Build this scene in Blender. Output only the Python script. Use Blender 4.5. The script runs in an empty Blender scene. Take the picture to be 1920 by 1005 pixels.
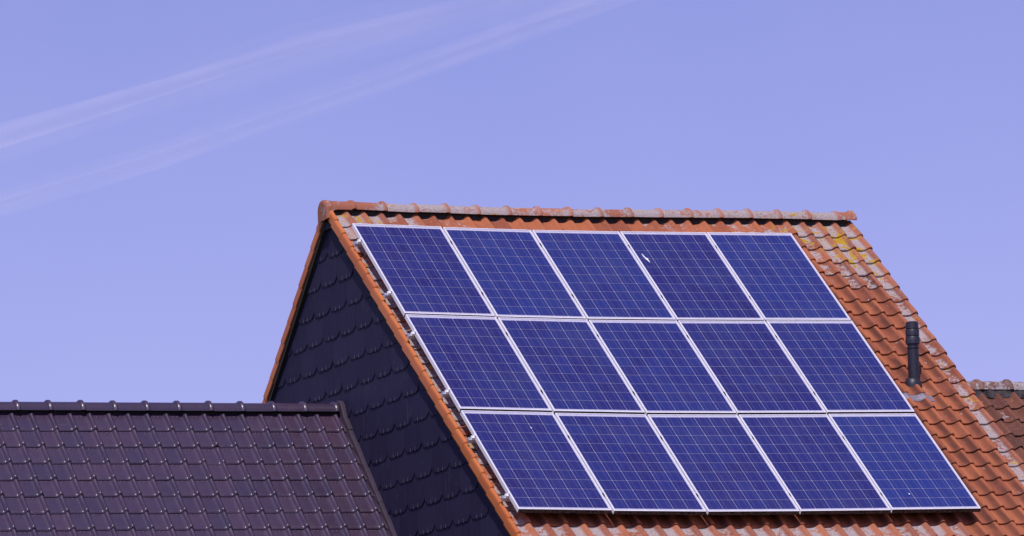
import bpy, math, random
import numpy as np
from mathutils import Matrix, Vector
random.seed(11)
sc = bpy.context.scene
col = sc.collection

# ---------------------------------------------------------------- camera
G = 10.8                       # height of the top of the solar array above the ground
cam_d = bpy.data.cameras.new('camera'); cam = bpy.data.objects.new('camera', cam_d); col.objects.link(cam)
_r = Vector((0.90980673, -0.4116188, -0.05311954)); _u = Vector((-0.0150572, -0.16064067, 0.9868981)); _f = Vector((0.41475897, 0.8970867, 0.15234978))
cam.matrix_world = Matrix(((_r.x, _u.x, -_f.x, -22.09554), (_r.y, _u.y, -_f.y, -51.60746), (_r.z, _u.z, -_f.z, -9.18849 + G), (0, 0, 0, 1)))
cam_d.sensor_width = 36; cam_d.lens = 10455.07 / 1920 * 36
cam_d.clip_start = 1; cam_d.clip_end = 200000
sc.camera = cam
# ---------------------------------------------------------------- sky and sun
SUN = Vector((-0.27, -0.50, 0.83)).normalized()
wd = bpy.data.worlds.new('World'); sc.world = wd; wd.use_nodes = True
wn = wd.node_tree.nodes; wl = wd.node_tree.links; wn.clear()
sky = wn.new('ShaderNodeTexSky'); sky.sky_type = 'NISHITA'; sky.sun_disc = False
sky.sun_elevation = math.asin(SUN.z); sky.sun_rotation = math.atan2(SUN.x, SUN.y)
sky.altitude = 0; sky.air_density = 1.0; sky.dust_density = 0.4; sky.ozone_density = 1.6
tint = wn.new('ShaderNodeMix'); tint.data_type = 'RGBA'; tint.blend_type = 'MULTIPLY'; tint.inputs[0].default_value = 1
tint.inputs[7].default_value = (1.045, 0.79, 1.25, 1)
bg = wn.new('ShaderNodeBackground'); bg.inputs[1].default_value = 0.10
wo = wn.new('ShaderNodeOutputWorld')
wtc = wn.new('ShaderNodeTexCoord'); wnz = wn.new('ShaderNodeTexNoise'); wnz.inputs['Scale'].default_value = 9; wnz.inputs['Detail'].default_value = 6; wnz.inputs['Roughness'].default_value = .6
wmr = wn.new('ShaderNodeMapRange'); wmr.inputs[1].default_value = .3; wmr.inputs[2].default_value = .7; wmr.inputs[3].default_value = 0; wmr.inputs[4].default_value = .16
hz = wn.new('ShaderNodeMix'); hz.data_type = 'RGBA'; hz.inputs[7].default_value = (4.6, 4.9, 8.6, 1)       # thin cirrus haze, brighter than the blue
wl.new(wtc.outputs['Generated'], wnz.inputs['Vector']); wl.new(wnz.outputs[0], wmr.inputs[0]); wl.new(wmr.outputs[0], hz.inputs[0])
wl.new(sky.outputs[0], tint.inputs[6]); wl.new(tint.outputs[2], hz.inputs[6]); wl.new(hz.outputs[2], bg.inputs[0]); wl.new(bg.outputs[0], wo.inputs[0])
sl = bpy.data.lights.new('sun', 'SUN'); sun = bpy.data.objects.new('sun', sl); col.objects.link(sun)
sl.energy = 3.2; sl.angle = math.radians(0.53); sl.color = (1.0, 0.94, 0.92)
sun.location = (0, 0, 60); sun.rotation_euler = (-SUN).to_track_quat('-Z', 'Y').to_euler()
vs = sc.view_settings; vs.view_transform = 'Standard'; vs.look = 'None'; vs.exposure = 0.0; vs.gamma = 1.0; vs.use_curve_mapping = False
sc.cycles.max_bounces = 8; sc.cycles.transparent_max_bounces = 64

# ---------------------------------------------------------------- node helpers
class NT:
    def __init__(s, name):
        s.m = bpy.data.materials.new(name); s.m.use_nodes = True
        s.n = s.m.node_tree.nodes; s.l = s.m.node_tree.links; s.n.clear()
        s.out = s.n.new('ShaderNodeOutputMaterial')
    def put(s, sock, v):
        if v is None: return
        if hasattr(v, 'links') or isinstance(v, bpy.types.NodeSocket): s.l.new(v, sock)
        else: sock.default_value = (tuple(v) + (1,) if isinstance(v, (tuple, list)) and len(v) == 3 and sock.type == 'RGBA' else v)
    def math(s, op, a, b=None, c=None, clamp=False):
        n = s.n.new('ShaderNodeMath'); n.operation = op; n.use_clamp = clamp
        for i, v in enumerate((a, b, c)): s.put(n.inputs[i], v)
        return n.outputs[0]
    def mix(s, f, a, b, mode='MIX'):
        n = s.n.new('ShaderNodeMix'); n.data_type = 'RGBA'; n.blend_type = mode; n.clamp_factor = True
        s.put(n.inputs[0], f); s.put(n.inputs[6], a); s.put(n.inputs[7], b); return n.outputs[2]
    def noise(s, vec, scale, detail=4, rough=.55, dist=0):
        n = s.n.new('ShaderNodeTexNoise'); s.put(n.inputs['Vector'], vec); n.inputs['Scale'].default_value = scale
        n.inputs['Detail'].default_value = detail; n.inputs['Roughness'].default_value = rough; n.inputs['Distortion'].default_value = dist
        return n.outputs[0]
    def vor(s, vec, scale, out=0):
        n = s.n.new('ShaderNodeTexVoronoi'); s.put(n.inputs['Vector'], vec); n.inputs['Scale'].default_value = scale; return n.outputs[out]
    def ss(s, v, a, b, lo=0., hi=1.):
        n = s.n.new('ShaderNodeMapRange'); n.interpolation_type = 'SMOOTHSTEP'
        for i, q in enumerate((v, a, b, lo, hi)): s.put(n.inputs[i], q)
        return n.outputs[0]
    def attr(s, name):
        n = s.n.new('ShaderNodeAttribute'); n.attribute_type = 'OBJECT'; n.attribute_name = name; return n.outputs['Fac']
    def objco(s):
        n = s.n.new('ShaderNodeTexCoord'); return n.outputs['Object']
    def pos(s):
        n = s.n.new('ShaderNodeNewGeometry'); return n.outputs['Position']
    def rnd(s):
        n = s.n.new('ShaderNodeObjectInfo'); return n.outputs['Random']
    def xyz(s, v):
        n = s.n.new('ShaderNodeSeparateXYZ'); s.l.new(v, n.inputs[0]); return n.outputs
    def vadd(s, v, off):
        n = s.n.new('ShaderNodeVectorMath'); n.operation = 'ADD'; s.put(n.inputs[0], v); s.put(n.inputs[1], off); return n.outputs[0]
    def vmul(s, v, off):
        n = s.n.new('ShaderNodeVectorMath'); n.operation = 'MULTIPLY'; s.put(n.inputs[0], v); s.put(n.inputs[1], off); return n.outputs[0]
    def bump(s, h, strength, dist):
        n = s.n.new('ShaderNodeBump'); s.put(n.inputs['Strength'], strength); n.inputs['Distance'].default_value = dist; s.put(n.inputs['Height'], h); return n.outputs[0]
    def bsdf(s, color, rough=.7, metal=0, spec=.5, coat=0, coat_rough=.1, normal=None):
        n = s.n.new('ShaderNodeBsdfPrincipled')
        s.put(n.inputs['Base Color'], color); s.put(n.inputs['Roughness'], rough); s.put(n.inputs['Metallic'], metal)
        n.inputs['Coat IOR'].default_value = 1.7
        s.put(n.inputs['Specular IOR Level'], spec); s.put(n.inputs['Coat Weight'], coat); s.put(n.inputs['Coat Roughness'], coat_rough)
        if normal is not None: s.l.new(normal, n.inputs['Normal'])
        s.l.new(n.outputs[0], s.out.inputs[0]); return n

def simple(name, c, rough=.6, metal=0, spec=.5, var=.12, scale=20, coat=0, bump=0):
    t = NT(name); p = t.pos(); f = t.noise(p, scale, 5)
    k = t.ss(f, .3, .7, 1 - var, 1 + var)
    cc = t.mix(1.0, c, None, 'MULTIPLY'); nd = cc.node
    cmb = t.n.new('ShaderNodeCombineColor')
    for i in range(3): t.l.new(k, cmb.inputs[i])
    t.l.new(cmb.outputs[0], nd.inputs[7])
    t.bsdf(cc, rough, metal, spec, coat, normal=t.bump(f, bump, .004) if bump else None)
    return t.m

def terracotta(name, c1, c2, ridge=False, dark=(.115, .032, .017)):
    """Clay tile: two fired tones, dark algae staining beside the roll (also painted shade under the array), grey and yellow lichen.  Amounts come from each tile's own properties."""
    t = NT(name); p = t.pos(); o = t.objco(); x, y, z = t.xyz(o)
    rn = t.rnd()
    tone = t.math('ADD', t.math('MULTIPLY', rn, .55), t.math('MULTIPLY', t.noise(p, 5, 5), .6))
    c = t.mix(t.ss(tone, .25, .85), c1, c2)
    fine = t.noise(p, 90, 6, .7)
    c = t.mix(t.ss(fine, .55, .75, 0, .35), c, dark)
    c = t.mix(t.ss(t.noise(t.vadd(p, (8, 1, 4)), 38, 7, .72), .52, .72, 0, .42), c, (.50, .28, .20))
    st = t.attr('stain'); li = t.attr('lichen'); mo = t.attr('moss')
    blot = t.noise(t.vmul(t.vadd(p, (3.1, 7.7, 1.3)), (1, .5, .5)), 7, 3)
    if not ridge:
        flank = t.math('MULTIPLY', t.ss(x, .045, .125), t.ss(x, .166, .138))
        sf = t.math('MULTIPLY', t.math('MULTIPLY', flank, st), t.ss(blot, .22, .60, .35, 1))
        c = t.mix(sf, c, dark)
        panmask = t.ss(x, .140, .108, .10, 1.0)
        panmask = t.math('MAXIMUM', panmask, t.ss(x, .192, .204, 0, .5))
    else:
        panmask = t.ss(t.attr('collar'), 0, 1, 1, 1)
        rim = t.math('MULTIPLY', t.ss(x, .300, .318), t.ss(x, .372, .360))
        panmask = t.math('SUBTRACT', 1.0, t.math('MULTIPLY', rim, .85))
    n1 = t.noise(t.vadd(p, (11, 2, 5)), 24, 8, .74)
    n2 = t.noise(t.vadd(p, (1, 21, 9)), 4.5, 3, .5)
    g = t.math('ADD', t.math('MULTIPLY', n1, .62), t.math('MULTIPLY', n2, .38))
    th = t.math('SUBTRACT', .76, t.math('MULTIPLY', li, .42))
    gm = t.math('MULTIPLY', t.ss(t.math('SUBTRACT', g, th), -.015, .05), panmask)
    gcol = t.mix(t.ss(t.noise(p, 130, 4, .8), .42, .62), (.54, .47, .48), (.19, .145, .14))
    gcol = t.mix(t.ss(t.noise(t.vadd(p, (5, 5, 1)), 30, 3), .5, .65, 0, .5), gcol, (.36, .33, .20))
    c = t.mix(t.math('MULTIPLY', gm, .93), c, gcol)
    n3 = t.noise(t.vadd(p, (31, 2, 15)), 9.5, 6, .62, .6)
    ym = t.math('MULTIPLY', t.ss(t.math('SUBTRACT', n3, t.math('SUBTRACT', .80, t.math('MULTIPLY', mo, .36))), 0, .03), t.ss(panmask, 0, .5, .4, 1))
    ycol = t.mix(t.ss(t.noise(p, 70, 3), .4, .6), (.56, .33, .02), (.34, .19, .012))
    c = t.mix(ym, c, ycol)
    h = t.math('ADD', t.math('MULTIPLY', fine, .5), t.math('MULTIPLY', gm, .7))
    t.bsdf(c, t.ss(gm, 0, 1, .72, .92), 0, .3, normal=t.bump(h, .35, .004))
    return t.m

M = {}
M['clay'] = terracotta('weathered_clay', (.45, .138, .054), (.28, .078, .037))
M['ridge_clay'] = terracotta('ridge_clay', (.46, .165, .090), (.34, .115, .066), ridge=True)
M['old_ridge'] = terracotta('old_ridge_clay', (.24, .12, .09), (.15, .075, .06), ridge=True)
M['old_clay'] = terracotta('old_brown_clay', (.20, .072, .042), (.105, .042, .030))
def verge_mat():
    t = NT('new_orange_clay'); p = t.pos(); rn = t.rnd(); f = t.noise(p, 7, 4); g = t.noise(p, 120, 4, .7)
    c = t.mix(t.ss(t.math('ADD', t.math('MULTIPLY', rn, .6), t.math('MULTIPLY', f, .5)), .2, .8), (.62, .185, .050), (.54, .145, .038))
    c = t.mix(t.ss(g, .6, .75, 0, .25), c, (.3, .08, .03))
    c = t.mix(t.ss(t.noise(t.vmul(p, (1, 1, 1)), 3.3, 6, .7), .56, .72, 0, .35), c, (.42, .12, .05))
    t.bsdf(c, .5, 0, .4, normal=t.bump(g, .15, .002)); return t.m
M['verge_clay'] = verge_mat()
def glazed_mat():
    t = NT('glazed_dark_tile'); p = t.pos(); rn = t.rnd(); f = t.noise(p, 3, 4)
    c = t.mix(rn, (.041, .023, .050), (.064, .032, .060))
    c = t.mix(t.ss(f, .35, .7, 0, .5), c, (.040, .028, .058))
    fine = t.noise(p, 60, 5, .7)
    c = t.mix(t.ss(fine, .6, .72, 0, .3), c, (.09, .065, .08))
    c = t.mix(t.ss(t.noise(p, 14, 6, .75), .56, .72, 0, .4), c, (.11, .080, .092))
    c = t.mix(t.ss(t.noise(t.vmul(p, (6, .8, .8)), 2.2, 5, .7), .58, .74, 0, .45), c, (.030, .018, .030))
    t.bsdf(c, t.ss(t.noise(p, 11, 5), .3, .7, .40, .52), 0, .35, .65, t.ss(t.noise(t.vadd(p, (4, 4, 4)), 8, 4), .3, .7, .22, .29), normal=t.bump(t.noise(p, 25, 3), .06, .004)); return t.m
M['glazed'] = glazed_mat()
def slate_mat():
    t = NT('fibre_slate'); p = t.pos(); rn = t.rnd()
    f = t.noise(t.vmul(p, (1, 9, .35)), 3, 5, .6)
    c = t.mix(rn, (.022, .018, .048), (.030, .025, .060))
    c = t.mix(t.ss(f, .48, .72, 0, .55), c, (.042, .036, .082))
    c = t.mix(t.ss(t.noise(t.vadd(p, (2, 9, 4)), 5, 6, .7), .55, .75, 0, .5), c, (.060, .052, .085))
    c = t.mix(t.ss(t.noise(t.vmul(p, (1, 40, .8)), 1.2, 4, .7), .64, .70, 0, .5), c, (.16, .15, .17))
    t.bsdf(c, t.ss(f, .3, .7, .55, .7), 0, .12, normal=t.bump(t.noise(p, 60, 4), .1, .002)); return t.m
M['slate'] = slate_mat()
M['hook'] = simple('slate_hook_steel', (.16, .14, .19), .45, .5)
M['alu'] = simple('anodised_aluminium', (.93, .91, .93), .42, .15, .5, .06, 30)
M['shade_grime'] = simple('shaded_grimy_edge', (.075, .05, .045), .9, 0, .2, .8, 45)  # shade of the lower frame face painted in dark, with speckled grime
M['alu_dull'] = simple('dull_aluminium', (.62, .60, .66), .45, .6, .5, .12, 40)
M['backsheet'] = simple('white_backsheet', (.56, .53, .66), .6, 0, .3, .05)
def cell_mat():
    t = NT('polycrystalline_cell'); p = t.pos(); o = t.objco(); x, y, z = t.xyz(o); rn = t.rnd()
    c = t.mix(rn, (.018, .012, .130), (.023, .020, .170))
    v = t.vor(t.vmul(p, (1, 1, 1)), 55, 1)
    sv = t.n.new('ShaderNodeSeparateColor'); t.l.new(v, sv.inputs[0])
    c = t.mix(t.ss(sv.outputs[0], .15, .95, 0, .55), c, (.026, .034, .20))
    c = t.mix(t.ss(t.attr('batch'), 0, 1.1), c, (.022, .042, .24))  # sky reflection painted into the cell blue, stronger on some panels
    c = t.mix(t.ss(t.noise(p, 1.3, 3), .42, .66, 0, .5), c, (.026, .038, .20))
    ax = t.math('ABSOLUTE', x)
    bus = t.math('MULTIPLY', t.ss(ax, .0370, .0378), t.ss(ax, .0400, .0392))
    c = t.mix(t.math('MULTIPLY', bus, .8), c, (.22, .20, .38))
    t.bsdf(c, .45, 0, .3); return t.m
M['cell'] = cell_mat()
def glass_mat():
    t = NT('panel_glass'); p = t.pos()
    tr = t.n.new('ShaderNodeBsdfTransparent'); tr.inputs[0].default_value = (.97, .98, .98, 1)
    gl = t.n.new('ShaderNodeBsdfGlossy'); gl.inputs['Roughness'].default_value = .06
    fr = t.n.new('ShaderNodeFresnel'); fr.inputs[0].default_value = 1.36
    df = t.n.new('ShaderNodeBsdfDiffuse'); df.inputs[0].default_value = (.45, .42, .46, 1)
    mx = t.n.new('ShaderNodeMixShader'); t.l.new(fr.outputs[0], mx.inputs[0]); t.l.new(tr.outputs[0], mx.inputs[1]); t.l.new(gl.outputs[0], mx.inputs[2])
    m2 = t.n.new('ShaderNodeMixShader')
    dust = t.math('ADD', t.ss(t.noise(p, 2.2, 6, .65), .42, .78, .005, .035), t.ss(t.noise(p, 85, 3, .6), .70, .76, 0, .12))
    t.l.new(dust, m2.inputs[0]); t.l.new(mx.outputs[0], m2.inputs[1]); t.l.new(df.outputs[0], m2.inputs[2]); t.l.new(m2.outputs[0], t.out.inputs[0]); return t.m
M['glass'] = glass_mat()
M['black_plastic'] = simple('black_plastic', (.022, .020, .034), .45, 0, .5, .2, 25)
M['flash_dark'] = simple('dark_flashing', (.045, .030, .046), .5, 0, .4, .15, 12)
M['lead'] = simple('lead_flashing', (.24, .205, .25), .6, .1, .4, .2, 25)
M['deck'] = simple('roofing_felt', (.03, .024, .022), .9)
M['mortar'] = simple('grey_mortar', (.055, .045, .046), .95, 0, .2, .6, 18, bump=.8)
M['plaster'] = simple('pale_render', (.45, .42, .38), .9, 0, .2, .1, 3)
M['dropping'] = simple('bird_lime', (.82, .80, .84), .8)
M['grass'] = simple('lawn', (.06, .10, .03), .9, 0, .2, .4, .8)

# ---------------------------------------------------------------- mesh helpers
class MB:
    def __init__(s): s.v = []; s.f = []; s.mi = []; s.sm = []
    def add(s, verts, faces, mi=0, smooth=False, mat=None):
        b = len(s.v); s.v += [tuple(mat @ Vector(q)) if mat else tuple(q) for q in verts]
        s.f += [tuple(b + i for i in f) for f in faces]; s.mi += [mi] * len(faces); s.sm += [smooth] * len(faces); return s
    def box(s, x0, x1, y0, y1, z0, z1, mi=0, mat=None):
        v = [(x, y, z) for z in (z0, z1) for y in (y0, y1) for x in (x0, x1)]
        return s.add(v, [(0, 2, 3, 1), (4, 5, 7, 6), (0, 1, 5, 4), (2, 6, 7, 3), (0, 4, 6, 2), (1, 3, 7, 5)], mi, False, mat)
    def grid(s, rows, mi=0, smooth=True, closed=False, flip=False):
        n = len(rows[0]); v = [p for r in rows for p in r]; f = []
        for i in range(len(rows) - 1):
            for j in range(n if closed else n - 1):
                k = (j + 1) % n; q = (i * n + j, i * n + k, (i + 1) * n + k, (i + 1) * n + j)
                f.append(q[::-1] if flip else q)
        return s.add(v, f, mi, smooth)
    def tube(s, pts, rads, seg=10, mi=0, cap=True):
        pts = [Vector(p) for p in pts]; rows = []
        if not isinstance(rads, (list, tuple)): rads = [rads] * len(pts)
        up = None
        for i, p in enumerate(pts):
            d = (pts[min(i + 1, len(pts) - 1)] - pts[max(i - 1, 0)]).normalized()
            if up is None: up = d.orthogonal().normalized()
            a = (up - d * up.dot(d)).normalized(); up = a; b = d.cross(a)
            rows.append([tuple(p + (a * math.cos(t) + b * math.sin(t)) * rads[i]) for t in [k * 2 * math.pi / seg for k in range(seg)]])
        s.grid(rows, mi, True, True)
        if cap:
            s.add(rows[0], [tuple(range(seg))[::-1]], mi); s.add(rows[-1], [tuple(range(seg))], mi)
        return s
    def lathe(s, prof, seg=24, mi=0):
        rows = [[(r * math.cos(t), r * math.sin(t), z) for t in [k * 2 * math.pi / seg for k in range(seg)]] for r, z in prof]
        s.grid(rows, mi, True, True); s.add(rows[-1], [tuple(range(seg))], mi); s.add(rows[0], [tuple(range(seg))[::-1]], mi); return s
    def prism(s, poly, z0, z1, mi=0):
        n = len(poly); v = [(x, y, z0) for x, y in poly] + [(x, y, z1) for x, y in poly]
        f = [tuple(range(n))[::-1], tuple(range(n, 2 * n))] + [(i, (i + 1) % n, n + (i + 1) % n, n + i) for i in range(n)]
        return s.add(v, f, mi)
    def mesh(s, name, mats, auto=None):
        me = bpy.data.meshes.new(name); me.from_pydata(s.v, [], s.f)
        for m in mats: me.materials.append(m)
        me.polygons.foreach_set('material_index', s.mi); me.polygons.foreach_set('use_smooth', s.sm)
        me.update()
        if auto is not None:
            try: me.set_sharp_from_angle(angle=math.radians(auto))
            except Exception: pass
        return me

WM = {}
def link(name, me, Mx, parent=None, **props):
    o = bpy.data.objects.new(name, me); col.objects.link(o)
    WM[o] = Mx
    if parent is not None:
        o.parent = parent; o.matrix_basis = WM[parent].inverted() @ Mx
    else: o.matrix_basis = Mx
    for k, v in props.items(): o[k] = v
    return o
def T(x, y, z): return Matrix.Translation((x, y, z))
def thing(name, label, cat, Mx, group=None):
    o = link(name, None, Mx, label=label, category=cat); o.empty_display_size = .2
    if group: o['group'] = group
    return o
def tag(o, label, cat, group=None, kind=None):
    if label: o['label'] = label
    if cat: o['category'] = cat
    if group: o['group'] = group
    if kind: o['kind'] = kind
    return o

# ---------------------------------------------------------------- frames of the roofs
RP = 0.742480961647185
def frame(p, origin, pitch, rx=0, ry=0, rz=0):
    """matrix at p: x along the ridge, y up the slope, z out of the roof"""
    c, s = math.cos(pitch), math.sin(pitch)
    R = Matrix(((1, 0, 0, 0), (0, c, -s, 0), (0, s, c, 0), (0, 0, 0, 1)))
    L = Matrix.Rotation(rz, 4, 'Z') @ Matrix.Rotation(ry, 4, 'Y') @ Matrix.Rotation(rx, 4, 'X')
    return T(*p) @ R @ L
SU = [-.3, 0, 1, 2, 3, 4, 5, 6, 9]; SZ = [.026, .015, -.006, -.020, -.018, -.008, .004, .002, 0]
def sag(u): return float(np.interp(u, SU, SZ))
def slope_sag(u): return (sag(u + .4) - sag(u - .4)) / .8
def P(u, v, n, pitch=RP):
    c, s = math.cos(pitch), math.sin(pitch)
    return (u, -v * c - n * s, -v * s + n * c + G + sag(u))
PAN = -.200                       # the tile pans lie this far under the panel glass
def jit(a): return random.uniform(-a, a)

# ================================================================ ground
g = MB()
R0 = 60000
g.add([(-R0, -R0, 0), (R0, -R0, 0), (R0, R0, 0), (-R0, R0, 0)], [(0, 1, 2, 3)])
o = link('ground', g.mesh('ground', [M['grass']]), T(0, 0, 0)); o['kind'] = 'structure'

# ================================================================ tile shapes
PITCH_U, GAUGE = .1957, .2490
PROF = [(0, .007), (.018, .002), (.040, 0), (.070, 0), (.098, .0025), (.116, .008), (.131, .018), (.146, .031), (.160, .0395), (.174, .042), (.187, .0385), (.199, .027), (.207, .013)]
def pantile(var=0):
    """S-shaped clay pantile; origin at the pan's upper left, x across, y up the slope (nose at negative y)."""
    m = MB(); rnd = random.Random(var); th = .018; L = GAUGE + .022
    def row(y, dz, lower, k=1):
        return [(x + (.002 * math.sin(3 * y * 20 + var)), y, z * k + dz + lower) for x, z in PROF]
    ys = [(.045, -.005), (-.10, .010), (-L + .022, .0255), (-L + .006, .0255), (-L, .0215)]
    w = .0025 * rnd.uniform(-1, 1)
    top = [row(y + (w if i > 2 else 0), dz, 0) for i, (y, dz) in enumerate(ys)]
    bot = [row(-L + .001, ys[-1][1], -th + .004), row(.045, -.006, -th)]
    m.grid(top, 0, True, flip=True); m.grid([top[-1], bot[0]], 0, False, flip=True); m.grid([bot[0], bot[1]], 0, True, flip=True)
    for e in (0, -1):
        q = [r[e] for r in top] + [r[e] for r in bot]; m.add(q, [tuple(range(len(q)))], 0)
    return m
CLAY = [pantile(i).mesh('pantile', [M['clay']], 50) for i in range(4)]
OLD = [pantile(i + 10).mesh('old_pantile', [M['old_clay']], 50) for i in range(3)]

def ridge_shape(Ln, ry, rz, collar=True, closed_left=False, closed_right=False, mat=None, th=.016):
    """half-round ridge tile along x; top of the vault at z=0."""
    m = MB(); seg = 12
    def arc(x, dr):
        pts = []
        for k in range(seg + 1):
            a = math.pi * (k / seg - .5) * .98
            pts.append((x, math.sin(a) * (ry + dr), (math.cos(a) - 1) * rz + dr * math.cos(a)))
        return pts
    st = [(0, 0), (Ln - .055, 0)]
    if collar: st += [(Ln - .048, .012), (Ln - .036, .021), (Ln - .012, .021), (Ln - .002, .010), (Ln + .004, .002)]
    else: st += [(Ln, 0)]
    out = [arc(x, d) for x, d in st]; inn = [arc(st[-1][0], -th), arc(0, -th)]
    m.grid(out, 0, True, flip=False); m.grid([out[-1], inn[0]], 0, False); m.grid(inn, 0, True); m.grid([inn[1], out[0]], 0, False)
    for e in (0, -1):
        q = [r[e] for r in out] + [r[e] for r in inn]; m.add(q, [tuple(range(len(q)))], 0)
    return m

# ================================================================ the house with the solar array
UL, UR = .010, 6.025
RY, RZ = .540, .224            # where the pan planes meet (ridge)
EAVE_V = 6.0
house = thing('tiled_house', 'house with orange tiled roof, dark slate gable and the solar array', 'house', T(3, .540, 0))
def gable_pts(inset):
    c, s = math.cos(RP), math.sin(RP)
    vr = None
    apex = (RY, RZ + G - .03 - inset / c)
    ev = EAVE_V - .3
    yf = -ev * c - (PAN - inset) * s; zf = -ev * s + (PAN - inset) * c + G - .03
    return apex, (yf, zf), (2 * RY - yf, zf)
ap, fr_, re_ = gable_pts(.03)
w = MB()
pent = [(fr_[0], 0), (re_[0], 0), re_, ap, fr_]
v = [(.0, y, z) for y, z in pent] + [(5.93, y, z) for y, z in pent]
w.add(v, [(0, 1, 2, 3, 4)[::-1], (5, 6, 7, 8, 9)] + [(i, (i + 1) % 5, 5 + (i + 1) % 5, 5 + i) for i in (0, 1, 4)])
WALL = link('wall', w.mesh('wall', [M['plaster']]), T(0, 0, 0), house)
# --- gable cladding: shouldered slates hung in half-bond
gw = MB()
gx = -.002
gw.add([(gx, re_[0] - .02, 5.4), (gx, re_[0] - .02, re_[1]), (gx, ap[0], ap[1]), (gx, fr_[0] + .02, fr_[1]), (gx, fr_[0] + .02, 5.4)], [(0, 1, 2, 3, 4)])
GABLE = link('gable_wall', gw.mesh('gable_wall', [M['deck']]), T(0, 0, 0), house)
SW, SR = .432, .282
def clip(poly, a, b, c):           # keep a*x+b*y<=c
    out = []
    for i in range(len(poly)):
        p, q = poly[i], poly[(i + 1) % len(poly)]; dp = a * p[0] + b * p[1] - c; dq = a * q[0] + b * q[1] - c
        if dp <= 0: out.append(p)
        if dp * dq < 0:
            t = dp / (dp - dq); out.append((p[0] + t * (q[0] - p[0]), p[1] + t * (q[1] - p[1])))
    return out
def slate_poly():
    h = SW / 2 - .002; b = .142; k = .068; top = .40
    return [(-b, 0), (b, 0), (b + .035, .020), (h - .008, k * .75), (h, k + .02), (h, top), (-h, top), (-h, k + .02), (-h + .008, k * .75), (-b - .035, .020)]
def slate_mesh(poly, hooks=True):
    m = MB(); m.prism([(x, y) for x, y in poly], 0, .0065, 0)
    if hooks:
        for hx in (-.055, .055):
            if clip([(hx, 0), (hx + .001, 0), (hx, .04)], 0, 1, 1):
                m.box(hx - .0028, hx + .0028, -.004, .034, .009, .0125, 1); m.box(hx - .0028, hx + .0028, -.006, -.003, .0, .0125, 1)
    return m.mesh('slate', [M['slate'], M['hook']])
SFULL = slate_mesh(slate_poly())
c_, s_ = math.cos(RP), math.sin(RP)
for i in range(-1, 22):
    z0 = G - 5.6 + (i - 0) * SR - .005
    for j in range(-16, 17):
        y0 = .21 + (j + (.5 if i % 2 else 0)) * SW
        # local: x -> -Y world (front to the right seen from outside), y -> Z, z -> -X
        poly = slate_poly()
        # half planes of the two roof slopes, in local coords
        tn = math.tan(RP)
        # Z <= apz - |Y-RY| tn ;  Y=y0 - x, Z=z0 + y
        apz = ap[1] + .05
        if z0 < 5.3: continue
        p2 = clip(poly, -tn, 1, apz - z0 + tn * RY - tn * y0)       # rear side:  Z + tn*(Y-RY) <= apz
        p2 = [q for q in p2]
        if len(p2) > 2: p2 = clip(p2, tn, 1, apz - z0 - tn * RY + tn * y0)
        if len(p2) < 3: continue
        area = abs(sum(p2[a][0] * p2[(a + 1) % len(p2)][1] - p2[(a + 1) % len(p2)][0] * p2[a][1] for a in range(len(p2)))) / 2
        if area < .006: continue
        # leave out what the lower neighbour's roof hides for good
        if z0 + .3 < G - 1.95 - max(0, (.30 - y0)) * 1.19 and y0 > -3.6 and z0 < 9.9 and y0 > .30 - (G - 1.95 - z0 - .3) / 1.19: continue
        full = area > .155 and len(p2) == len(poly)
        me = SFULL if full else slate_mesh(p2, hooks=(len(p2) > 3 and min(abs(q[1]) for q in p2) < .01 and area > .06))
        tilt = -math.radians(1.8) + jit(.007)
        Mx = T(-.010, y0 + jit(.003), z0 + jit(.003)) @ Matrix(((0, 0, -1, 0), (-1, 0, 0, 0), (0, 1, 0, 0), (0, 0, 0, 1))) @ Matrix.Rotation(tilt, 4, 'X') @ T(0, 0, .008) @ Matrix.Rotation(jit(.006), 4, 'Z')
        link('slate', me, Mx, GABLE)

m = MB(); za = RZ + G + .035
m.add([(x, y, z) for x in (-.050, -.012) for y, z in ((RY, za), (RY + .24, za - .24 * math.tan(RP)), (RY - .24, za - .24 * math.tan(RP)))], [(0, 1, 2), (5, 4, 3), (0, 3, 4, 1), (1, 4, 5, 2), (2, 5, 3, 0)])
link('apex_board', m.mesh('apex_board', [M['slate']]), T(0, 0, 0), GABLE)
# --- roof decks
def deck(name, pitch_sign, parent):
    m = MB(); th = .05
    def PP(u, v, n):
        q = P(u, v, n); y = q[1] if pitch_sign > 0 else 2 * RY - q[1]; return (q[0], y, q[2])
    vt = -.44
    us = np.linspace(-.055, 5.96, 13)
    A = [[PP(u, vt, PAN - .035), PP(u, EAVE_V, PAN - .035), PP(u, EAVE_V, PAN - .035 - th), PP(u, vt, PAN - .035 - th)] for u in us]
    m.grid(A, 0, False, True); m.add(A[0], [(0, 1, 2, 3)]); m.add(A[-1], [(3, 2, 1, 0)])
    return link(name, m.mesh(name, [M['deck']]), T(0, 0, 0), parent)
FRONT = deck('front_roof', 1, house); REAR = deck('rear_roof', -1, house)
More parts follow.
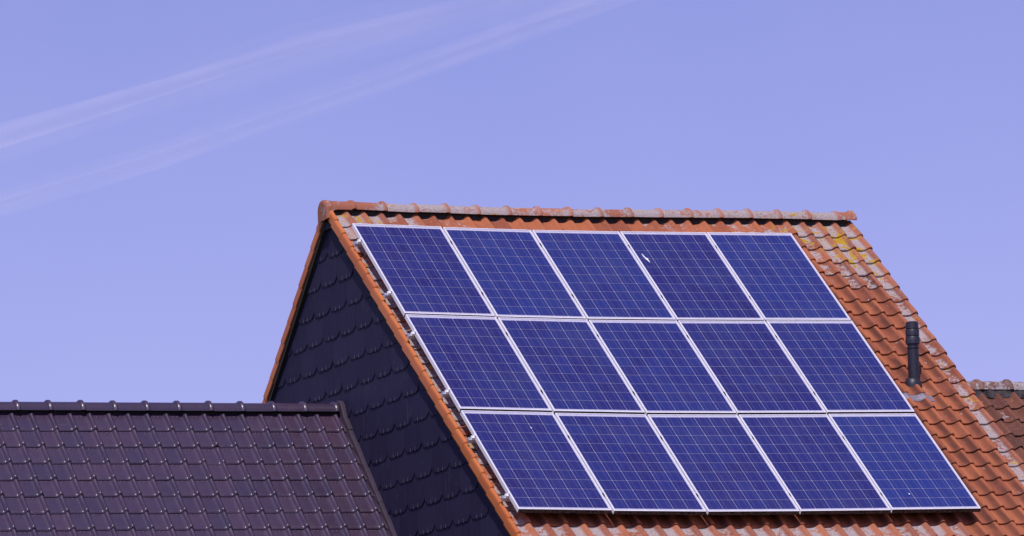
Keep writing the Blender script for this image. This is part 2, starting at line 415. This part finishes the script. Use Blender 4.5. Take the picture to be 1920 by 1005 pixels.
# --- front tiles
NC, NR = 31, 25
V0 = -.235                       # nose line of the top course
HU = []
cnt = 0
def lich(j, k):
    """how much lichen / staining or painted shade / moss each tile carries, after the photograph"""
    u = (j + .5) * PITCH_U; v = V0 + k * GAUGE
    li, mo, st = .25, .1, .0
    if k == 0:
        li = float(np.interp(u, [0, 1.2, 2.2, 3.4, 4.2, 6], [.85, .62, .30, .42, .55, .80])); mo = float(np.interp(u, [0, .9, 1.5, 4.5, 5.2, 6], [.62, .45, .1, .3, .6, .75])); st = 0
    elif j >= 25:
        d = (NC - 1 - j)
        topf = float(np.interp(k, [0, 1, 2, 3, 4, 5, 8], [.90, .92, .85, .74, .58, .40, .0])) * [1, 1, .95, .8, .7, .6][min(d, 5)]
        li = max([.74, .46, .32, .22, .16, .12][min(d, 5)], topf * 1.08) if k < 20 else [.6, .3, .15, .1, .1, .1][min(d, 5)]
        mo = max([.50, .22, .05, 0, 0, 0][min(d, 5)], topf * .98 * (d < 4)); st = float(np.interp(k, [1, 4], [.2, .9])) * (.55 if d == 0 else 1)
        if d == 1 and k > 4: li = .38
    elif j == 0: li, mo = .72, .40
    elif k in (20, 21): li, mo, st = .08, .05, 1.0  # shadow under the bottom panels deepened in the tile colour, little lichen
    elif k >= 22: li = .78 if u < 4.9 else .4; mo = .22; st = .15
    return li + jit(.09), mo + jit(.09), max(0, st + jit(.2))
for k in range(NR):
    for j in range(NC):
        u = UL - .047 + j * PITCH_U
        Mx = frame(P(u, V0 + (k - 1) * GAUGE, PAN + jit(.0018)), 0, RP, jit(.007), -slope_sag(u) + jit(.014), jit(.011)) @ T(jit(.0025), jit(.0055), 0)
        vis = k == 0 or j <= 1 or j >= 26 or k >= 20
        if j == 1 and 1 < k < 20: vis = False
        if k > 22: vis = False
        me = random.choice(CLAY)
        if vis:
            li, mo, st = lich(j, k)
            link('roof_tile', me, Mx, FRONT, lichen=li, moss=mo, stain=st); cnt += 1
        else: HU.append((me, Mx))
hm = MB()
for me, Mx in HU:
    hm.add([tuple(v.co) for v in me.vertices], [tuple(p.vertices) for p in me.polygons], 0, True, Mx)
o = link('covered_tiles', hm.mesh('covered_tiles', [M['clay']], 50), T(0, 0, 0), FRONT, lichen=.3, moss=.1, stain=.0); o['kind'] = 'stuff'

# --- verge tiles (smooth new orange caps along the gable edge)
def verge_cap(sgn=1):
    m = MB(); L = GAUGE + .020; th = .012
    prof = [(-.072 + .004, -.044), (-.072, -.040), (-.072, .034), (-.069, .049), (-.061, .060), (-.050, .065), (-.040, .064), (-.030, .057), (-.024, .044), (-.021, .020)]
    def row(y, dz, k=0): return [(x + k * (.004 if x < -.04 else -.003), y, z + dz - k * .004) for x, z in prof]
    ys = [(.02, -.004, 0), (-L + .03, .012, 0), (-L + .006, .013, 0), (-L, .010, 1)]
    top = [row(*q) for q in ys]
    inn = [[(x + (th if i < 3 else (th * .5 if i < 5 else 0)), y, z + dz - (th if i > 3 else 0)) for i, (x, z) in enumerate(prof)] for y, dz in ((-L + .001, .010), (.02, -.004))]
    m.grid(top, 0, True, flip=True); m.grid([top[-1], inn[0]], 0, False, flip=True); m.grid(inn, 0, True, flip=True)
    for e in (0, -1):
        q = [r[e] for r in top] + [r[e] for r in inn]; m.add(q, [tuple(range(len(q)))], 0)
    return m
VC = verge_cap().mesh('verge_cap', [M['verge_clay']], 40)
for k in range(NR):
    Mx = frame(P(0, V0 - .045 + (k - 1) * GAUGE, PAN), 0, RP, jit(.004), jit(.01), jit(.006)) @ T(jit(.002), jit(.003), 0)
    link('verge_tile', VC, Mx, FRONT)
# rear verge: the same caps mirrored over the ridge
mr = MB(); mr.v = [(x, -y, z) for x, y, z in [tuple(v.co) for v in VC.vertices]]; mr.f = [tuple(p.vertices)[::-1] for p in VC.polygons]; mr.mi = [0] * len(mr.f); mr.sm = [True] * len(mr.f)
VCR = mr.mesh('rear_verge_cap', [M['verge_clay']], 40)
for k in range(NR):
    q = P(0, V0 - .045 + (k - 1) * GAUGE, PAN)
    Mx = T(0, 2 * RY - q[1], q[2]) @ Matrix.Rotation(-RP, 4, 'X') @ T(jit(.002), jit(.003), 0)
    link('verge_tile', VCR, Mx, REAR)
# rear covering, never in view from the street
m = MB(); rows = []
for v in (-.40, EAVE_V):
    rr = []
    for q in np.linspace(UL + .02, UR, 32):
        p = P(q, v, PAN + .01); rr.append((p[0], 2 * RY - p[1], p[2]))
    rows.append(rr)
m.grid(rows, 0, False)
o = link('rear_tiles', m.mesh('rear_tiles', [M['clay']]), T(0, 0, 0), REAR, lichen=.3, moss=.1, stain=0.); o['kind'] = 'stuff'

# --- ridge
RTOP = .323 + G
rb = MB()
rows = []
for u in np.linspace(.0, 5.95, 13):
    z = RTOP + sag(u); rows.append([(u, RY - .055, z - .05), (u, RY + .055, z - .05), (u, RY + .075, z - .20), (u, RY - .075, z - .20)])
rb.grid(rows, 0, False, True); rb.add(rows[0], [(0, 1, 2, 3)]); rb.add(rows[-1], [(3, 2, 1, 0)])
RIDGE = link('ridge_bed', rb.mesh('ridge_bed', [M['deck']]), T(0, 0, 0), house)
RL = .352
RT = [ridge_shape(RL, .113 + .002 * i, .100, True).mesh('ridge_tile', [M['ridge_clay']], 45) for i in range(2)]
u = -.16 + .0
k = 0
starts = [-.118 + RL * i for i in range(17)]
for i, u in enumerate(starts):
    if i == 0: continue
    me = RT[i % 2]
    Mx = T(u, RY + jit(.004), RTOP + sag(u + .17) + jit(.003)) @ Matrix.Rotation(-slope_sag(u + .17) + jit(.008), 4, 'Y') @ Matrix.Rotation(jit(.01), 4, 'Z')
    yl = float(np.interp(u, [0, 1, 2.5, 4.2, 5.8], [.45, .42, .40, .38, .55]))
    link('ridge_tile', me, Mx, RIDGE, lichen=(.80 if i > 1 else .55) + jit(.08), moss=yl + jit(.08), stain=0., collar=0.)
# closing tile at the right end, a short piece over the last one
sh = ridge_shape(.20, .121, .104, True).mesh('short_ridge_tile', [M['ridge_clay']], 45)
link('ridge_tile', sh, T(5.855, RY, RTOP + .010), RIDGE, lichen=.62, moss=.55, stain=0., collar=0.)
# start tile with its closed rounded end over the gable
m = MB(); seg = 14
def arcp(x, r, zz, low):
    pts = [(x, -r * 1.02, low)]
    for q in range(seg + 1):
        a = math.pi * (q / seg - .5); pts.append((x, math.sin(a) * r, (math.cos(a) - 1) * zz))
    pts.append((x, r * 1.02, low)); return pts
st = [(-.165, .095, -.192), (-.160, .115, -.202), (-.148, .124, -.206), (-.112, .126, -.206), (-.096, .120, -.160), (-.075, .117, -.115), (-.02, .115, -.104), (.06, .114, -.102), (.125, .114, -.102), (.132, .122, -.102), (.150, .130, -.102), (.172, .128, -.102), (.184, .118, -.102)]
rows = [arcp(x, r, .108, lo) for x, r, lo in st]
for i, (x, r, lo) in enumerate(st):
    rows[i] = [(p[0], p[1], p[2] + (r - .115) * .9) for p in rows[i]]
m.grid(rows, 0, True)
m.add(rows[0], [tuple(range(len(rows[0])))], 0, False); m.add(rows[-1], [tuple(range(len(rows[-1])))[::-1]], 0, False)
o = link('ridge_tile', m.mesh('ridge_start_tile', [M['ridge_clay']], 40), T(.058, RY, RTOP + sag(0) - .004), RIDGE, lichen=.50, moss=.42, stain=0., collar=0.)
o['label'] = 'brown start tile with closed rounded end over the gable point'

# ================================================================ solar panels
PW, PH, GAP, FT = .99, 1.65, .02, .045
fm = MB(); lip = .011
def ring(z, i): return [(i, -i, z), (PW - i, -i, z), (PW - i, -PH + i, z), (i, -PH + i, z)]
R_ = [ring(-FT, 0), ring(-.002, 0), ring(0, .002), ring(0, lip - .001), ring(-.004, lip), ring(-FT, lip)]
fm.grid([q + [q[0]] for q in R_], 0, False, flip=False); fm.mi[2] = 1; fm.grid([R_[-1] + [R_[-1][0]], R_[0] + [R_[0][0]]], 0, False)
FRM = fm.mesh('panel_frame', [M['alu'], M['shade_grime']])
m = MB(); m.box(lip, PW - lip, -PH + lip, -lip, -.0105, -.0075); BACK = m.mesh('backsheet', [M['backsheet']])
m = MB(); m.add(ring(-.003, lip), [(3, 2, 1, 0)]); GLS = m.mesh('panel_glass', [M['glass']])
CPX, CPY = .1583, .1566
m = MB(); h = .1541 / 2; g = .1519 / 2; q = .003
m.prism([(-h + q, -g), (h - q, -g), (h, -g + q), (h, g - q), (h - q, g), (-h + q, g), (-h, g - q), (-h, -g + q)], -.0072, -.0058); CELL = m.mesh('solar_cell', [M['cell']])
ROWN = ['top', 'middle', 'bottom']; COLN = ['leftmost', 'second from the left', 'middle', 'second from the right', 'rightmost']
EXTRA = {}
for r in range(3):
    for c in range(5):
        u0 = c * (PW + GAP); v0 = r * (PH + GAP)
        p = P(u0 + PW / 2, v0, [0, 0, -.010][r] + jit(.0015))
        Mx = frame(p, 0, RP, [.0, .0012, .0][r], -slope_sag(u0 + PW / 2) * .9, jit(.0008)) @ T(-PW / 2, 0, 0)
        lab = 'blue solar panel, %s in the %s row of the roof array' % (COLN[c], ROWN[r])
        if (r, c) in EXTRA: lab += ', ' + EXTRA[(r, c)]
        t = thing('solar_panel', lab, 'solar panel', Mx, 'solar panels on the tiled roof')
        link('frame', FRM, Mx, t); link('backsheet', BACK, Mx, t); link('glass', GLS, Mx, t)
        bt = [[.25, .62, .55, .2, .65], [.12, .3, .42, .22, .38], [.2, .32, .3, .22, .75]][r][c]
        for a in range(10):
            for b in range(6):
                link('solar_cell', CELL, Mx @ T(PW / 2 + (b - 2.5) * CPX, -PH / 2 - (a - 4.5) * CPY, 0), t, batch=bt + jit(.16))

# ================================================================ mounting rails with clamps and roof hooks
RV = [.27, 1.22, 1.95, 2.97, 3.74, 4.71]
RN = ['top', 'second', 'third', 'fourth', 'fifth', 'lowest']
for i, v in enumerate(RV):
    zt = -FT - (.010 if i > 3 else 0) - .001
    Mx = frame(P(2.5, v, zt), 0, RP)
    t = thing('mounting_rail', '%s aluminium rail carrying the panels, its clamped end sticking out at the left' % RN[i], 'rail', Mx, 'mounting rails under the array')
    m = MB(); rows = []
    for u in np.linspace(-.062, 5.08, 9):
        s0 = sag(u) - sag(2.5)
        pr = [(-.020, 0), (-.006, 0), (-.006, -.008), (.006, -.008), (.006, 0), (.020, 0), (.020, -.040), (-.020, -.040)]
        rows.append([(u - 2.5, y, z + s0 * .74 - .003) for y, z in pr])
    m.grid(rows, 0, False, True); m.add(rows[0], [tuple(range(8))]); m.add(rows[-1], [tuple(range(8))[::-1]])
    link('rail', m.mesh('rail', [M['alu_dull']]), Mx, t)
    # end clamp: Z-shaped block gripping the outer frame
    m = MB(); e0 = sag(0) * .74 - sag(2.5) * .74
    m.box(-2.5 - .034, -2.5 - .003, -.018, .018, e0 - .002, e0 + .022); m.box(-2.5 - .010, -2.5 - .003, -.018, .018, e0 + .022, e0 + .046); m.box(-2.5 - .010, -2.5 + .006, -.018, .018, e0 + .046, e0 + .0485)
    m.tube([(-2.5 - .024, 0, e0 + .022), (-2.5 - .024, 0, e0 + .030)], .008, 8)
    link('end_clamp', m.mesh('end_clamp', [M['alu']]), Mx, t)
    for c in range(1, 5):
        u = c * (PW + GAP) - GAP / 2; e = (sag(u) - sag(2.5)) * .74
        m = MB(); m.box(u - 2.5 - .006, u - 2.5 + .006, -.02, .02, e - .002, e + .044)
        m.tube([(u - 2.5, 0, e + .044), (u - 2.5, 0, e + .050)], .005, 6)
        link('mid_clamp', m.mesh('mid_clamp', [M['black_plastic']]), Mx, t)
    # hooks that come up between the courses
    for u in (.075, 1.18, 2.55, 3.72, 4.90):
        e = (sag(u) - sag(2.5)) * .74
        m = MB(); x = u - 2.5
        m.box(x - .016, x + .016, -.012, .012, e - .056, e - .043); m.box(x - .016, x + .016, -.052, -.012, e - .050, e - .044)
        m.box(x - .016, x + .016, -.058, -.052, e - .118, e - .044); m.box(x - .016, x + .016, -.058, .06, e - .124, e - .118)
        link('roof_hook', m.mesh('roof_hook', [M['alu_dull']]), Mx, t)

# ================================================================ plastic vent pipe
vb = P(5.425, 2.575, PAN - .01)
Mv = T(*vb) @ Matrix.Rotation(.032, 4, 'Y') @ Matrix.Diagonal((1, 1, 1.07, 1))
t = thing('vent_pipe', 'black plastic vent pipe with ringed cap on the right roof strip', 'vent pipe', Mv)
m = MB(); m.lathe([(.0585, -.03), (.0585, .30), (.0585, .35), (.0565, .352), (.0565, .372), (.066, .374), (.066, .384), (.057, .388), (.055, .430)])
link('pipe', m.mesh('pipe', [M['black_plastic']], 40), Mv, t)
m = MB()
m.lathe([(.052, .412), (.073, .416), (.074, .48), (.071, .485), (.064, .487), (.064, .493), (.070, .495), (.071, .55), (.068, .555), (.061, .557), (.061, .563), (.067, .565), (.063, .628), (.050, .634), (.010, .637)])
link('cap', m.mesh('cap', [M['black_plastic']], 40), Mv, t)
m = MB(); m.lathe([(.098, -.06), (.098, .0), (.095, .03), (.086, .058), (.074, .078), (.0600, .090)])
link('base_collar', m.mesh('base_collar', [M['black_plastic']], 40), Mv @ T(-.006, .022, 0) , t)
# lead apron lapped over the course below
m = MB(); rows = []
j0 = 26
for y, dz in ((.02, .006), (-.045, .0075), (-.100, .0085), (-.104, .004)):
    rr = []
    for q in np.linspace(.06, 2.42 * PITCH_U, 52):
        x = q % PITCH_U; jx = int(q // PITCH_U)
        zz = float(np.interp(x, [a for a, b in PROF], [b for a, b in PROF]))
        if x < .014 and jx > 0: zz = float(np.interp(x + PITCH_U, [a for a, b in PROF], [b for a, b in PROF]))
        rr.append((q, y + .004 * math.sin(q * 40), zz * .8 + .014 + dz))
    rows.append(rr)
m.grid(rows, 0, True, flip=True)
uA = UL - .047 + j0 * PITCH_U
link('apron', m.mesh('apron', [M['lead']]), frame(P(uA, V0 + 12 * GAUGE + .012, PAN), 0, RP), t)

# ================================================================ bird droppings
def splat(u, v, pts, label):
    m = MB(); Mx = frame(P(u, v, .0), 0, RP)
    m.prism(pts, -.0026, -.0008)
    o = link('bird_dropping', m.mesh('bird_dropping', [M['dropping']]), Mx); tag(o, label, 'bird dropping', 'bird droppings on the panels')
splat(3.118, .525, [(-.012, .10), (-.004, .102), (.006, .04), (.018, .02), (.032, .008), (.020, -.008), (.026, -.035), (.020, -.07), (.010, -.03), (-.002, -.002), (-.010, .035)], 'long white forked bird dropping on a top row panel')
splat(.642, 3.63, [(.007 * math.cos(a), .011 * math.sin(a)) for a in [k * math.pi / 4 for k in range(8)]], 'tiny white dropping on the bottom left panel')
splat(4.331, 4.744, [(.007 * math.cos(a), .012 * math.sin(a)) for a in [k * math.pi / 4 for k in range(8)]], 'tiny white dropping on the bottom right panel')

# ================================================================ neighbour with the glazed dark roof
LP = math.radians(50.0)
LO = Vector((-.05, .439, -1.890 + G))
def PL(u, w_, n):
    c, s = math.cos(LP), math.sin(LP); return (u, LO.y - w_ * c - n * s, LO.z - w_ * s + n * c)
LG, LU = .2400, .2052
LRY = .490
nb = thing('neighbour_house', 'lower house with glossy dark violet tiled roof against the slate gable', 'house', T(-3, LRY, 0))
LX0, LX1 = -5.6, -.02
ew = 3.6
q = PL(0, ew, -.08); yb = 2 * LRY - q[1]
apz = LO.z + (LRY - LO.y) * math.tan(LP) - .13
w = MB(); pent = [(q[1] + .25, 0), (yb - .25, 0), (yb - .25, q[2]), (LRY, apz), (q[1] + .25, q[2])]
w.add([(LX0, y, z) for y, z in pent] + [(LX1 - .03, y, z) for y, z in pent], [(4, 3, 2, 1, 0), (5, 6, 7, 8, 9)] + [(i, (i + 1) % 5, 5 + (i + 1) % 5, 5 + i) for i in range(5)])
link('wall', w.mesh('neighbour_wall', [M['plaster']]), T(0, 0, 0), nb)
def ldeck(sign, name):
    m = MB(); A = []
    for u in (LX0, LX1 - .01):
        r_ = [PL(u, -.06, -.04), PL(u, ew, -.04), PL(u, ew, -.08), PL(u, -.06, -.08)]
        if sign < 0: r_ = [(a, 2 * LRY - b, c) for a, b, c in r_]
        A.append(r_)
    m.grid(A, 0, False, True); m.add(A[0], [(0, 1, 2, 3)]); m.add(A[1], [(3, 2, 1, 0)])
    return link(name, m.mesh(name, [M['deck'] if sign > 0 else M['glazed']]), T(0, 0, 0), nb)
LF = ldeck(1, 'front_roof'); LR_ = ldeck(-1, 'rear_roof')
LPROF = [(0, .004), (.008, 0), (.018, .001), (.060, .0018), (.110, .0015), (.140, .001), (.150, .0045), (.157, .013), (.164, .024), (.173, .0315), (.182, .034), (.191, .0315), (.200, .024), (.207, .013), (.213, .003)]
def flat_tile(var=0):
    m = MB(); L = LG + .020; th = .013
    def row(y, dz, k=1.0): return [(x, y, z * k + dz) for x, z in LPROF]
    hk = [.0 if z < .01 else 1 for x, z in LPROF]
    ys = [(.015, -.006, .55), (-.016, -.0035, .80), (-.024, -.0030, 1.14), (-.032, -.0020, 1.17), (-.050, -.0005, 1.0), (-L + .048, .0140, 1.0), (-L + .034, .0158, 1.09), (-L + .022, .0152, 1.12), (-L + .012, .0125, 1.10), (-L + .004, .0080, 1.02), (-L, .004, .95)]
    top = [row(*q) for q in ys]
    bot = [[(x, -L + .002, z * .95 - .004) for x, z in LPROF], [(x, .015, z * .5 - .020) for x, z in LPROF]]
    m.grid(top, 0, True, flip=True); m.grid([top[-1], bot[0]], 0, False, flip=True); m.grid(bot, 0, True, flip=True)
    for e in (0, -1):
        qq = [r[e] for r in top] + [r[e] for r in bot]; m.add(qq, [tuple(range(len(qq)))], 0)
    # two small nibs pressed into the head of the pan
    for nx in (.055, .095):
        rr = []
        for a, rad, hz in ((0, .0095, -.001), (1, .007, .0030), (2, .003, .0042)):
            rr.append([(nx + rad * 1.3 * math.cos(t), -.040 + rad * .8 * math.sin(t), hz + .0012) for t in [k * math.pi / 4 for k in range(8)]])
        m.grid(rr, 0, True, True); m.add(rr[-1], [tuple(range(8))], 0, True)
    return m
LT = [flat_tile(i).mesh('flat_tile', [M['glazed']], 60) for i in range(1)]
for k in range(11):
    for j in range(22):
        u = -.120 - .182 - j * LU
        slip = 0; ry = 0
        if k == 2 and j == 7: slip = -.016; ry = .012
        if k == 3 and j == 6: ry = .02
        Mx = frame(PL(u, .020 + k * LG - slip, jit(.0016)), 0, LP, jit(.006), ry + jit(.013), jit(.007)) @ T(0, jit(.0025), 0)
        link('roof_tile', LT[0], Mx, LF)
# narrow closing strip of tile beside the wall
m = MB(); L = LG + .02
prof = [(0, .004), (.01, .0), (.05, .002), (.072, .004), (.082, .010)]
rows = [[(x, y, z + dz) for x, z in prof] for y, dz in ((.015, -.006), (-.02, -.0025), (-L + .01, .0155), (-L, .010))]
m.grid(rows, 0, True, flip=True); m.grid([rows[-1], [(x, -L, z - .006) for x, z in prof]], 0, False, flip=True)
ET = m.mesh('edge_tile', [M['glazed']], 50)
for k in range(11):
    link('edge_tile', ET, frame(PL(-.120 - .182 + LU, .020 + k * LG, jit(.001)), 0, LP, jit(.004), jit(.01), 0), LF)
# ridge of the neighbour
LRT = LO.z + 1.890 - 1.776
LRID = None
m = MB(); m.box(LX0, LX1 - .02, LRY - .045, LRY + .045, LRT - .17, LRT - .03)
LRID = link('ridge_bed', m.mesh('neighbour_ridge_bed', [M['deck']]), T(0, 0, 0), nb)
LRL = .3435
LRM = ridge_shape(LRL, .104, .100, True).mesh('glazed_ridge_tile', [M['glazed']], 40)
for i in range(16):
    u = -.110 - LRL * (i + 1) + .03
    if u < LX0 - .4: break
    link('ridge_tile', LRM, T(u, LRY + jit(.002), LRT + jit(.002)) @ Matrix.Rotation(jit(.006), 4, 'Y'), LRID)
# upstand flashing that dresses the roof into the slate wall, in lapped lengths: over the ridge, then down the slope
def sweep(pts, h, x0=-.062, x1=-.018):
    """box strip along a path in the y-z plane; pts lie on its under side, h is the height of the upstand"""
    m = MB(); rows = []
    for i, p in enumerate(pts):
        p = Vector(p); d = (Vector(pts[min(i + 1, len(pts) - 1)]) - Vector(pts[max(i - 1, 0)])).normalized(); n = Vector((-d.y, d.x))
        if n.y < 0: n = -n
        q = p + n * h; q1 = p + n * (h - .010)
        rows.append([(x0 - .012, p.x, p.y), (x0, *q1), (x0 + .012, *q), (x1, *q), (x1, p.x, p.y)])
    m.grid(rows, 0, False); m.add(rows[0], [(0, 1, 2, 3, 4)]); m.add(rows[-1], [(4, 3, 2, 1, 0)]); return m.mesh('flashing', [M['flash_dark']])
arcpts = [(LRY + .30, LRT - .42)] + [(LRY + math.sin(a) * .085, LRT - .105 + math.cos(a) * .085) for a in [math.radians(50 - 20 * k) for k in range(6)]]
q0 = PL(0, .10, .012); q1 = PL(0, .30, .012)
arcpts += [(q0[1], q0[2]), (q1[1], q1[2])]
link('flashing', sweep(arcpts, .052), T(0, 0, 0), LF)
for k in range(3):
    q0 = PL(0, .27 + k * 1.05, .008 - .004 * (k % 2)); q1 = PL(0, .27 + (k + 1) * 1.05 + .05, .008 - .004 * (k % 2))
    link('flashing', sweep([(q0[1], q0[2]), (q1[1], q1[2])], .046), T(.002 * (k % 2), 0, 0), LF)

# ================================================================ lower annex at the right with the old brown roof
AN = -.200 - .28
an = thing('annex_house', 'lower annex with old mottled brown tile roof at the far right', 'house', T(7.5, -1.6, 0))
AV = 2.25                        # ridge in the coordinates of the main slope
AX0, AX1 = 6.02, 8.4
def PA(u, v, n): p = P(u, v, n); return (p[0], p[1], p[2] - sag(u))
pr = PA(0, AV, AN); ARY = pr[1] + .03; ARZ = pr[2]
m = MB(); A = []
for u in (AX0, AX1): A.append([PA(u, AV - .03, AN - .035), PA(u, EAVE_V - .2, AN - .035), PA(u, EAVE_V - .2, AN - .08), PA(u, AV - .03, AN - .08)])
m.grid(A, 0, False, True); m.add(A[0], [(0, 1, 2, 3)]); m.add(A[1], [(3, 2, 1, 0)])
AF = link('front_roof', m.mesh('annex_front_roof', [M['deck']]), T(0, 0, 0), an)
m = MB(); B = [[(a, 2 * ARY - b, c) for a, b, c in r] for r in A]
m.grid(B, 0, False, True); m.add(B[0], [(0, 1, 2, 3)]); m.add(B[1], [(3, 2, 1, 0)])
AR = link('rear_roof', m.mesh('annex_rear_roof', [M['old_clay']]), T(0, 0, 0), an)
e = PA(0, EAVE_V - .45, AN - .09); w = MB(); pent = [(e[1], 0), (2 * ARY - e[1], 0), (2 * ARY - e[1], e[2]), (ARY, ARZ - .16), (e[1], e[2])]
w.add([(AX0 + .01, y, z) for y, z in pent] + [(AX1 - .05, y, z) for y, z in pent], [(4, 3, 2, 1, 0), (5, 6, 7, 8, 9)] + [(i, (i + 1) % 5, 5 + (i + 1) % 5, 5 + i) for i in range(5)])
link('wall', w.mesh('annex_wall', [M['plaster']]), T(0, 0, 0), an)
for k in range(14):
    for j in range(9):
        u = AX0 + .01 + j * PITCH_U
        Mx = frame(PA(u, AV + .06 + k * GAUGE, AN + jit(.006)), 0, RP, jit(.015), jit(.02), jit(.018))
        link('roof_tile', random.choice(OLD), Mx, AF, lichen=.42 + jit(.12), moss=.15 + jit(.1), stain=.5 + jit(.3))
m = MB(); rows = []
for i in range(40):
    u = AX0 + (AX1 - AX0) * i / 39; j_ = .012 * math.sin(i * 2.1) + random.uniform(-.01, .01)
    rows.append([(u, ARY - .135 + j_, ARZ - .075 + j_ * .5), (u, ARY - .115 + j_ * .6, ARZ - .01), (u, ARY - .05, ARZ + .07), (u, ARY + .05, ARZ + .07), (u, ARY + .13, ARZ - .06)])
m.grid(rows, 0, True)
ARG = link('ridge_mortar', m.mesh('ridge_mortar', [M['mortar']]), T(0, 0, 0), an)
ART = ridge_shape(.36, .115, .105, True).mesh('old_ridge_tile', [M['old_ridge']], 45)
for i in range(6):
    link('ridge_tile', ART, T(AX0 + .36 * i + .05, ARY + jit(.008), ARZ + .115 + jit(.006)) @ Matrix.Rotation(jit(.02), 4, 'Y'), ARG, lichen=.62 + jit(.15), moss=.2, stain=0., collar=0.)

# ================================================================ contrails
def vap(name, alpha):
    """thin ice veil: mostly clear, the rest scatters the sunlight and skylight that reaches it"""
    t = NT(name); p = t.pos()
    d = t.n.new('ShaderNodeBsdfDiffuse'); d.inputs[0].default_value = (.97, .81, .80, 1)
    l = t.n.new('ShaderNodeBsdfTranslucent'); l.inputs[0].default_value = (.97, .81, .80, 1)
    m1 = t.n.new('ShaderNodeAddShader'); t.l.new(d.outputs[0], m1.inputs[0]); t.l.new(l.outputs[0], m1.inputs[1])
    tr = t.n.new('ShaderNodeBsdfTransparent'); m2 = t.n.new('ShaderNodeMixShader')
    al = t.math('MULTIPLY', t.ss(t.noise(p, .0035, 5, .6), .25, .75, .45, 1.5), alpha)
    t.l.new(al, m2.inputs[0]); t.l.new(tr.outputs[0], m2.inputs[1]); t.l.new(m1.outputs[0], m2.inputs[2]); t.l.new(m2.outputs[0], t.out.inputs[0]); return t.m
CAMP = Vector((-22.09554, -51.60746, -9.18849 + G))
def skydir(px, py): return (_f * 10455.07 + _r * (px - 960) - _u * (py - 502.5)).normalized()
ALT = 2600.
def contrail(pix, width, dens, label, seed):
    pts = [CAMP + skydir(*p) * ((ALT - CAMP.z) / skydir(*p).z) for p in pix]
    d0 = (pts[0] - pts[1]).normalized(); d1 = (pts[-1] - pts[-2]).normalized()
    pts = [pts[0] + d0 * 5000] + pts + [pts[-1] + d1 * 5000]
    # resample
    fine = []
    for i in range(len(pts) - 1):
        n = max(2, int((pts[i + 1] - pts[i]).length / 160))
        for k in range(n): fine.append(pts[i].lerp(pts[i + 1], k / n))
    fine.append(pts[-1])
    base = pts[0]; rn = random.Random(seed)
    t = thing('contrail', label, 'contrail', T(*base), 'contrails in the sky')
    ph = [rn.uniform(0, 6.28) for _ in range(6)]
    vm = vap('vapour', dens)
    for nm, k in [('vapour_edge', q) for q in (1.75, 1.5, 1.28, 1.08, .9, .73, .57)] + [('vapour_core', q) for q in (.42, .25)]:
        rad = []; path = []
        for i, p in enumerate(fine):
            s = i * .16
            wv = 1 + .16 * math.sin(s * 1.1 + ph[0] + k * 3) + .10 * math.sin(s * 2.7 + ph[1] + k * 7) + .07 * math.sin(s * 6.1 + ph[2] * k)
            rad.append(width * k * wv); path.append(p - base + Vector((0, 0, width * .18 * math.sin(s * .9 + ph[3] * k) + width * .1 * math.sin(s * 3.3 + ph[4] * k))))
        m = MB(); m.tube(path, rad, 20)
        link(nm, m.mesh(nm, [vm]), T(*base), t)
contrail([(82, 238), (240, 190), (400, 141), (560, 92), (700, 58)], 30, .0070, 'broad pale contrail slanting across the upper left sky', 3)
contrail([(90, 356), (300, 293), (500, 222), (700, 155), (980, 55)], 20, .0056, 'thin fainter contrail below and beside the broad one', 5)
print('individual main tiles', cnt)
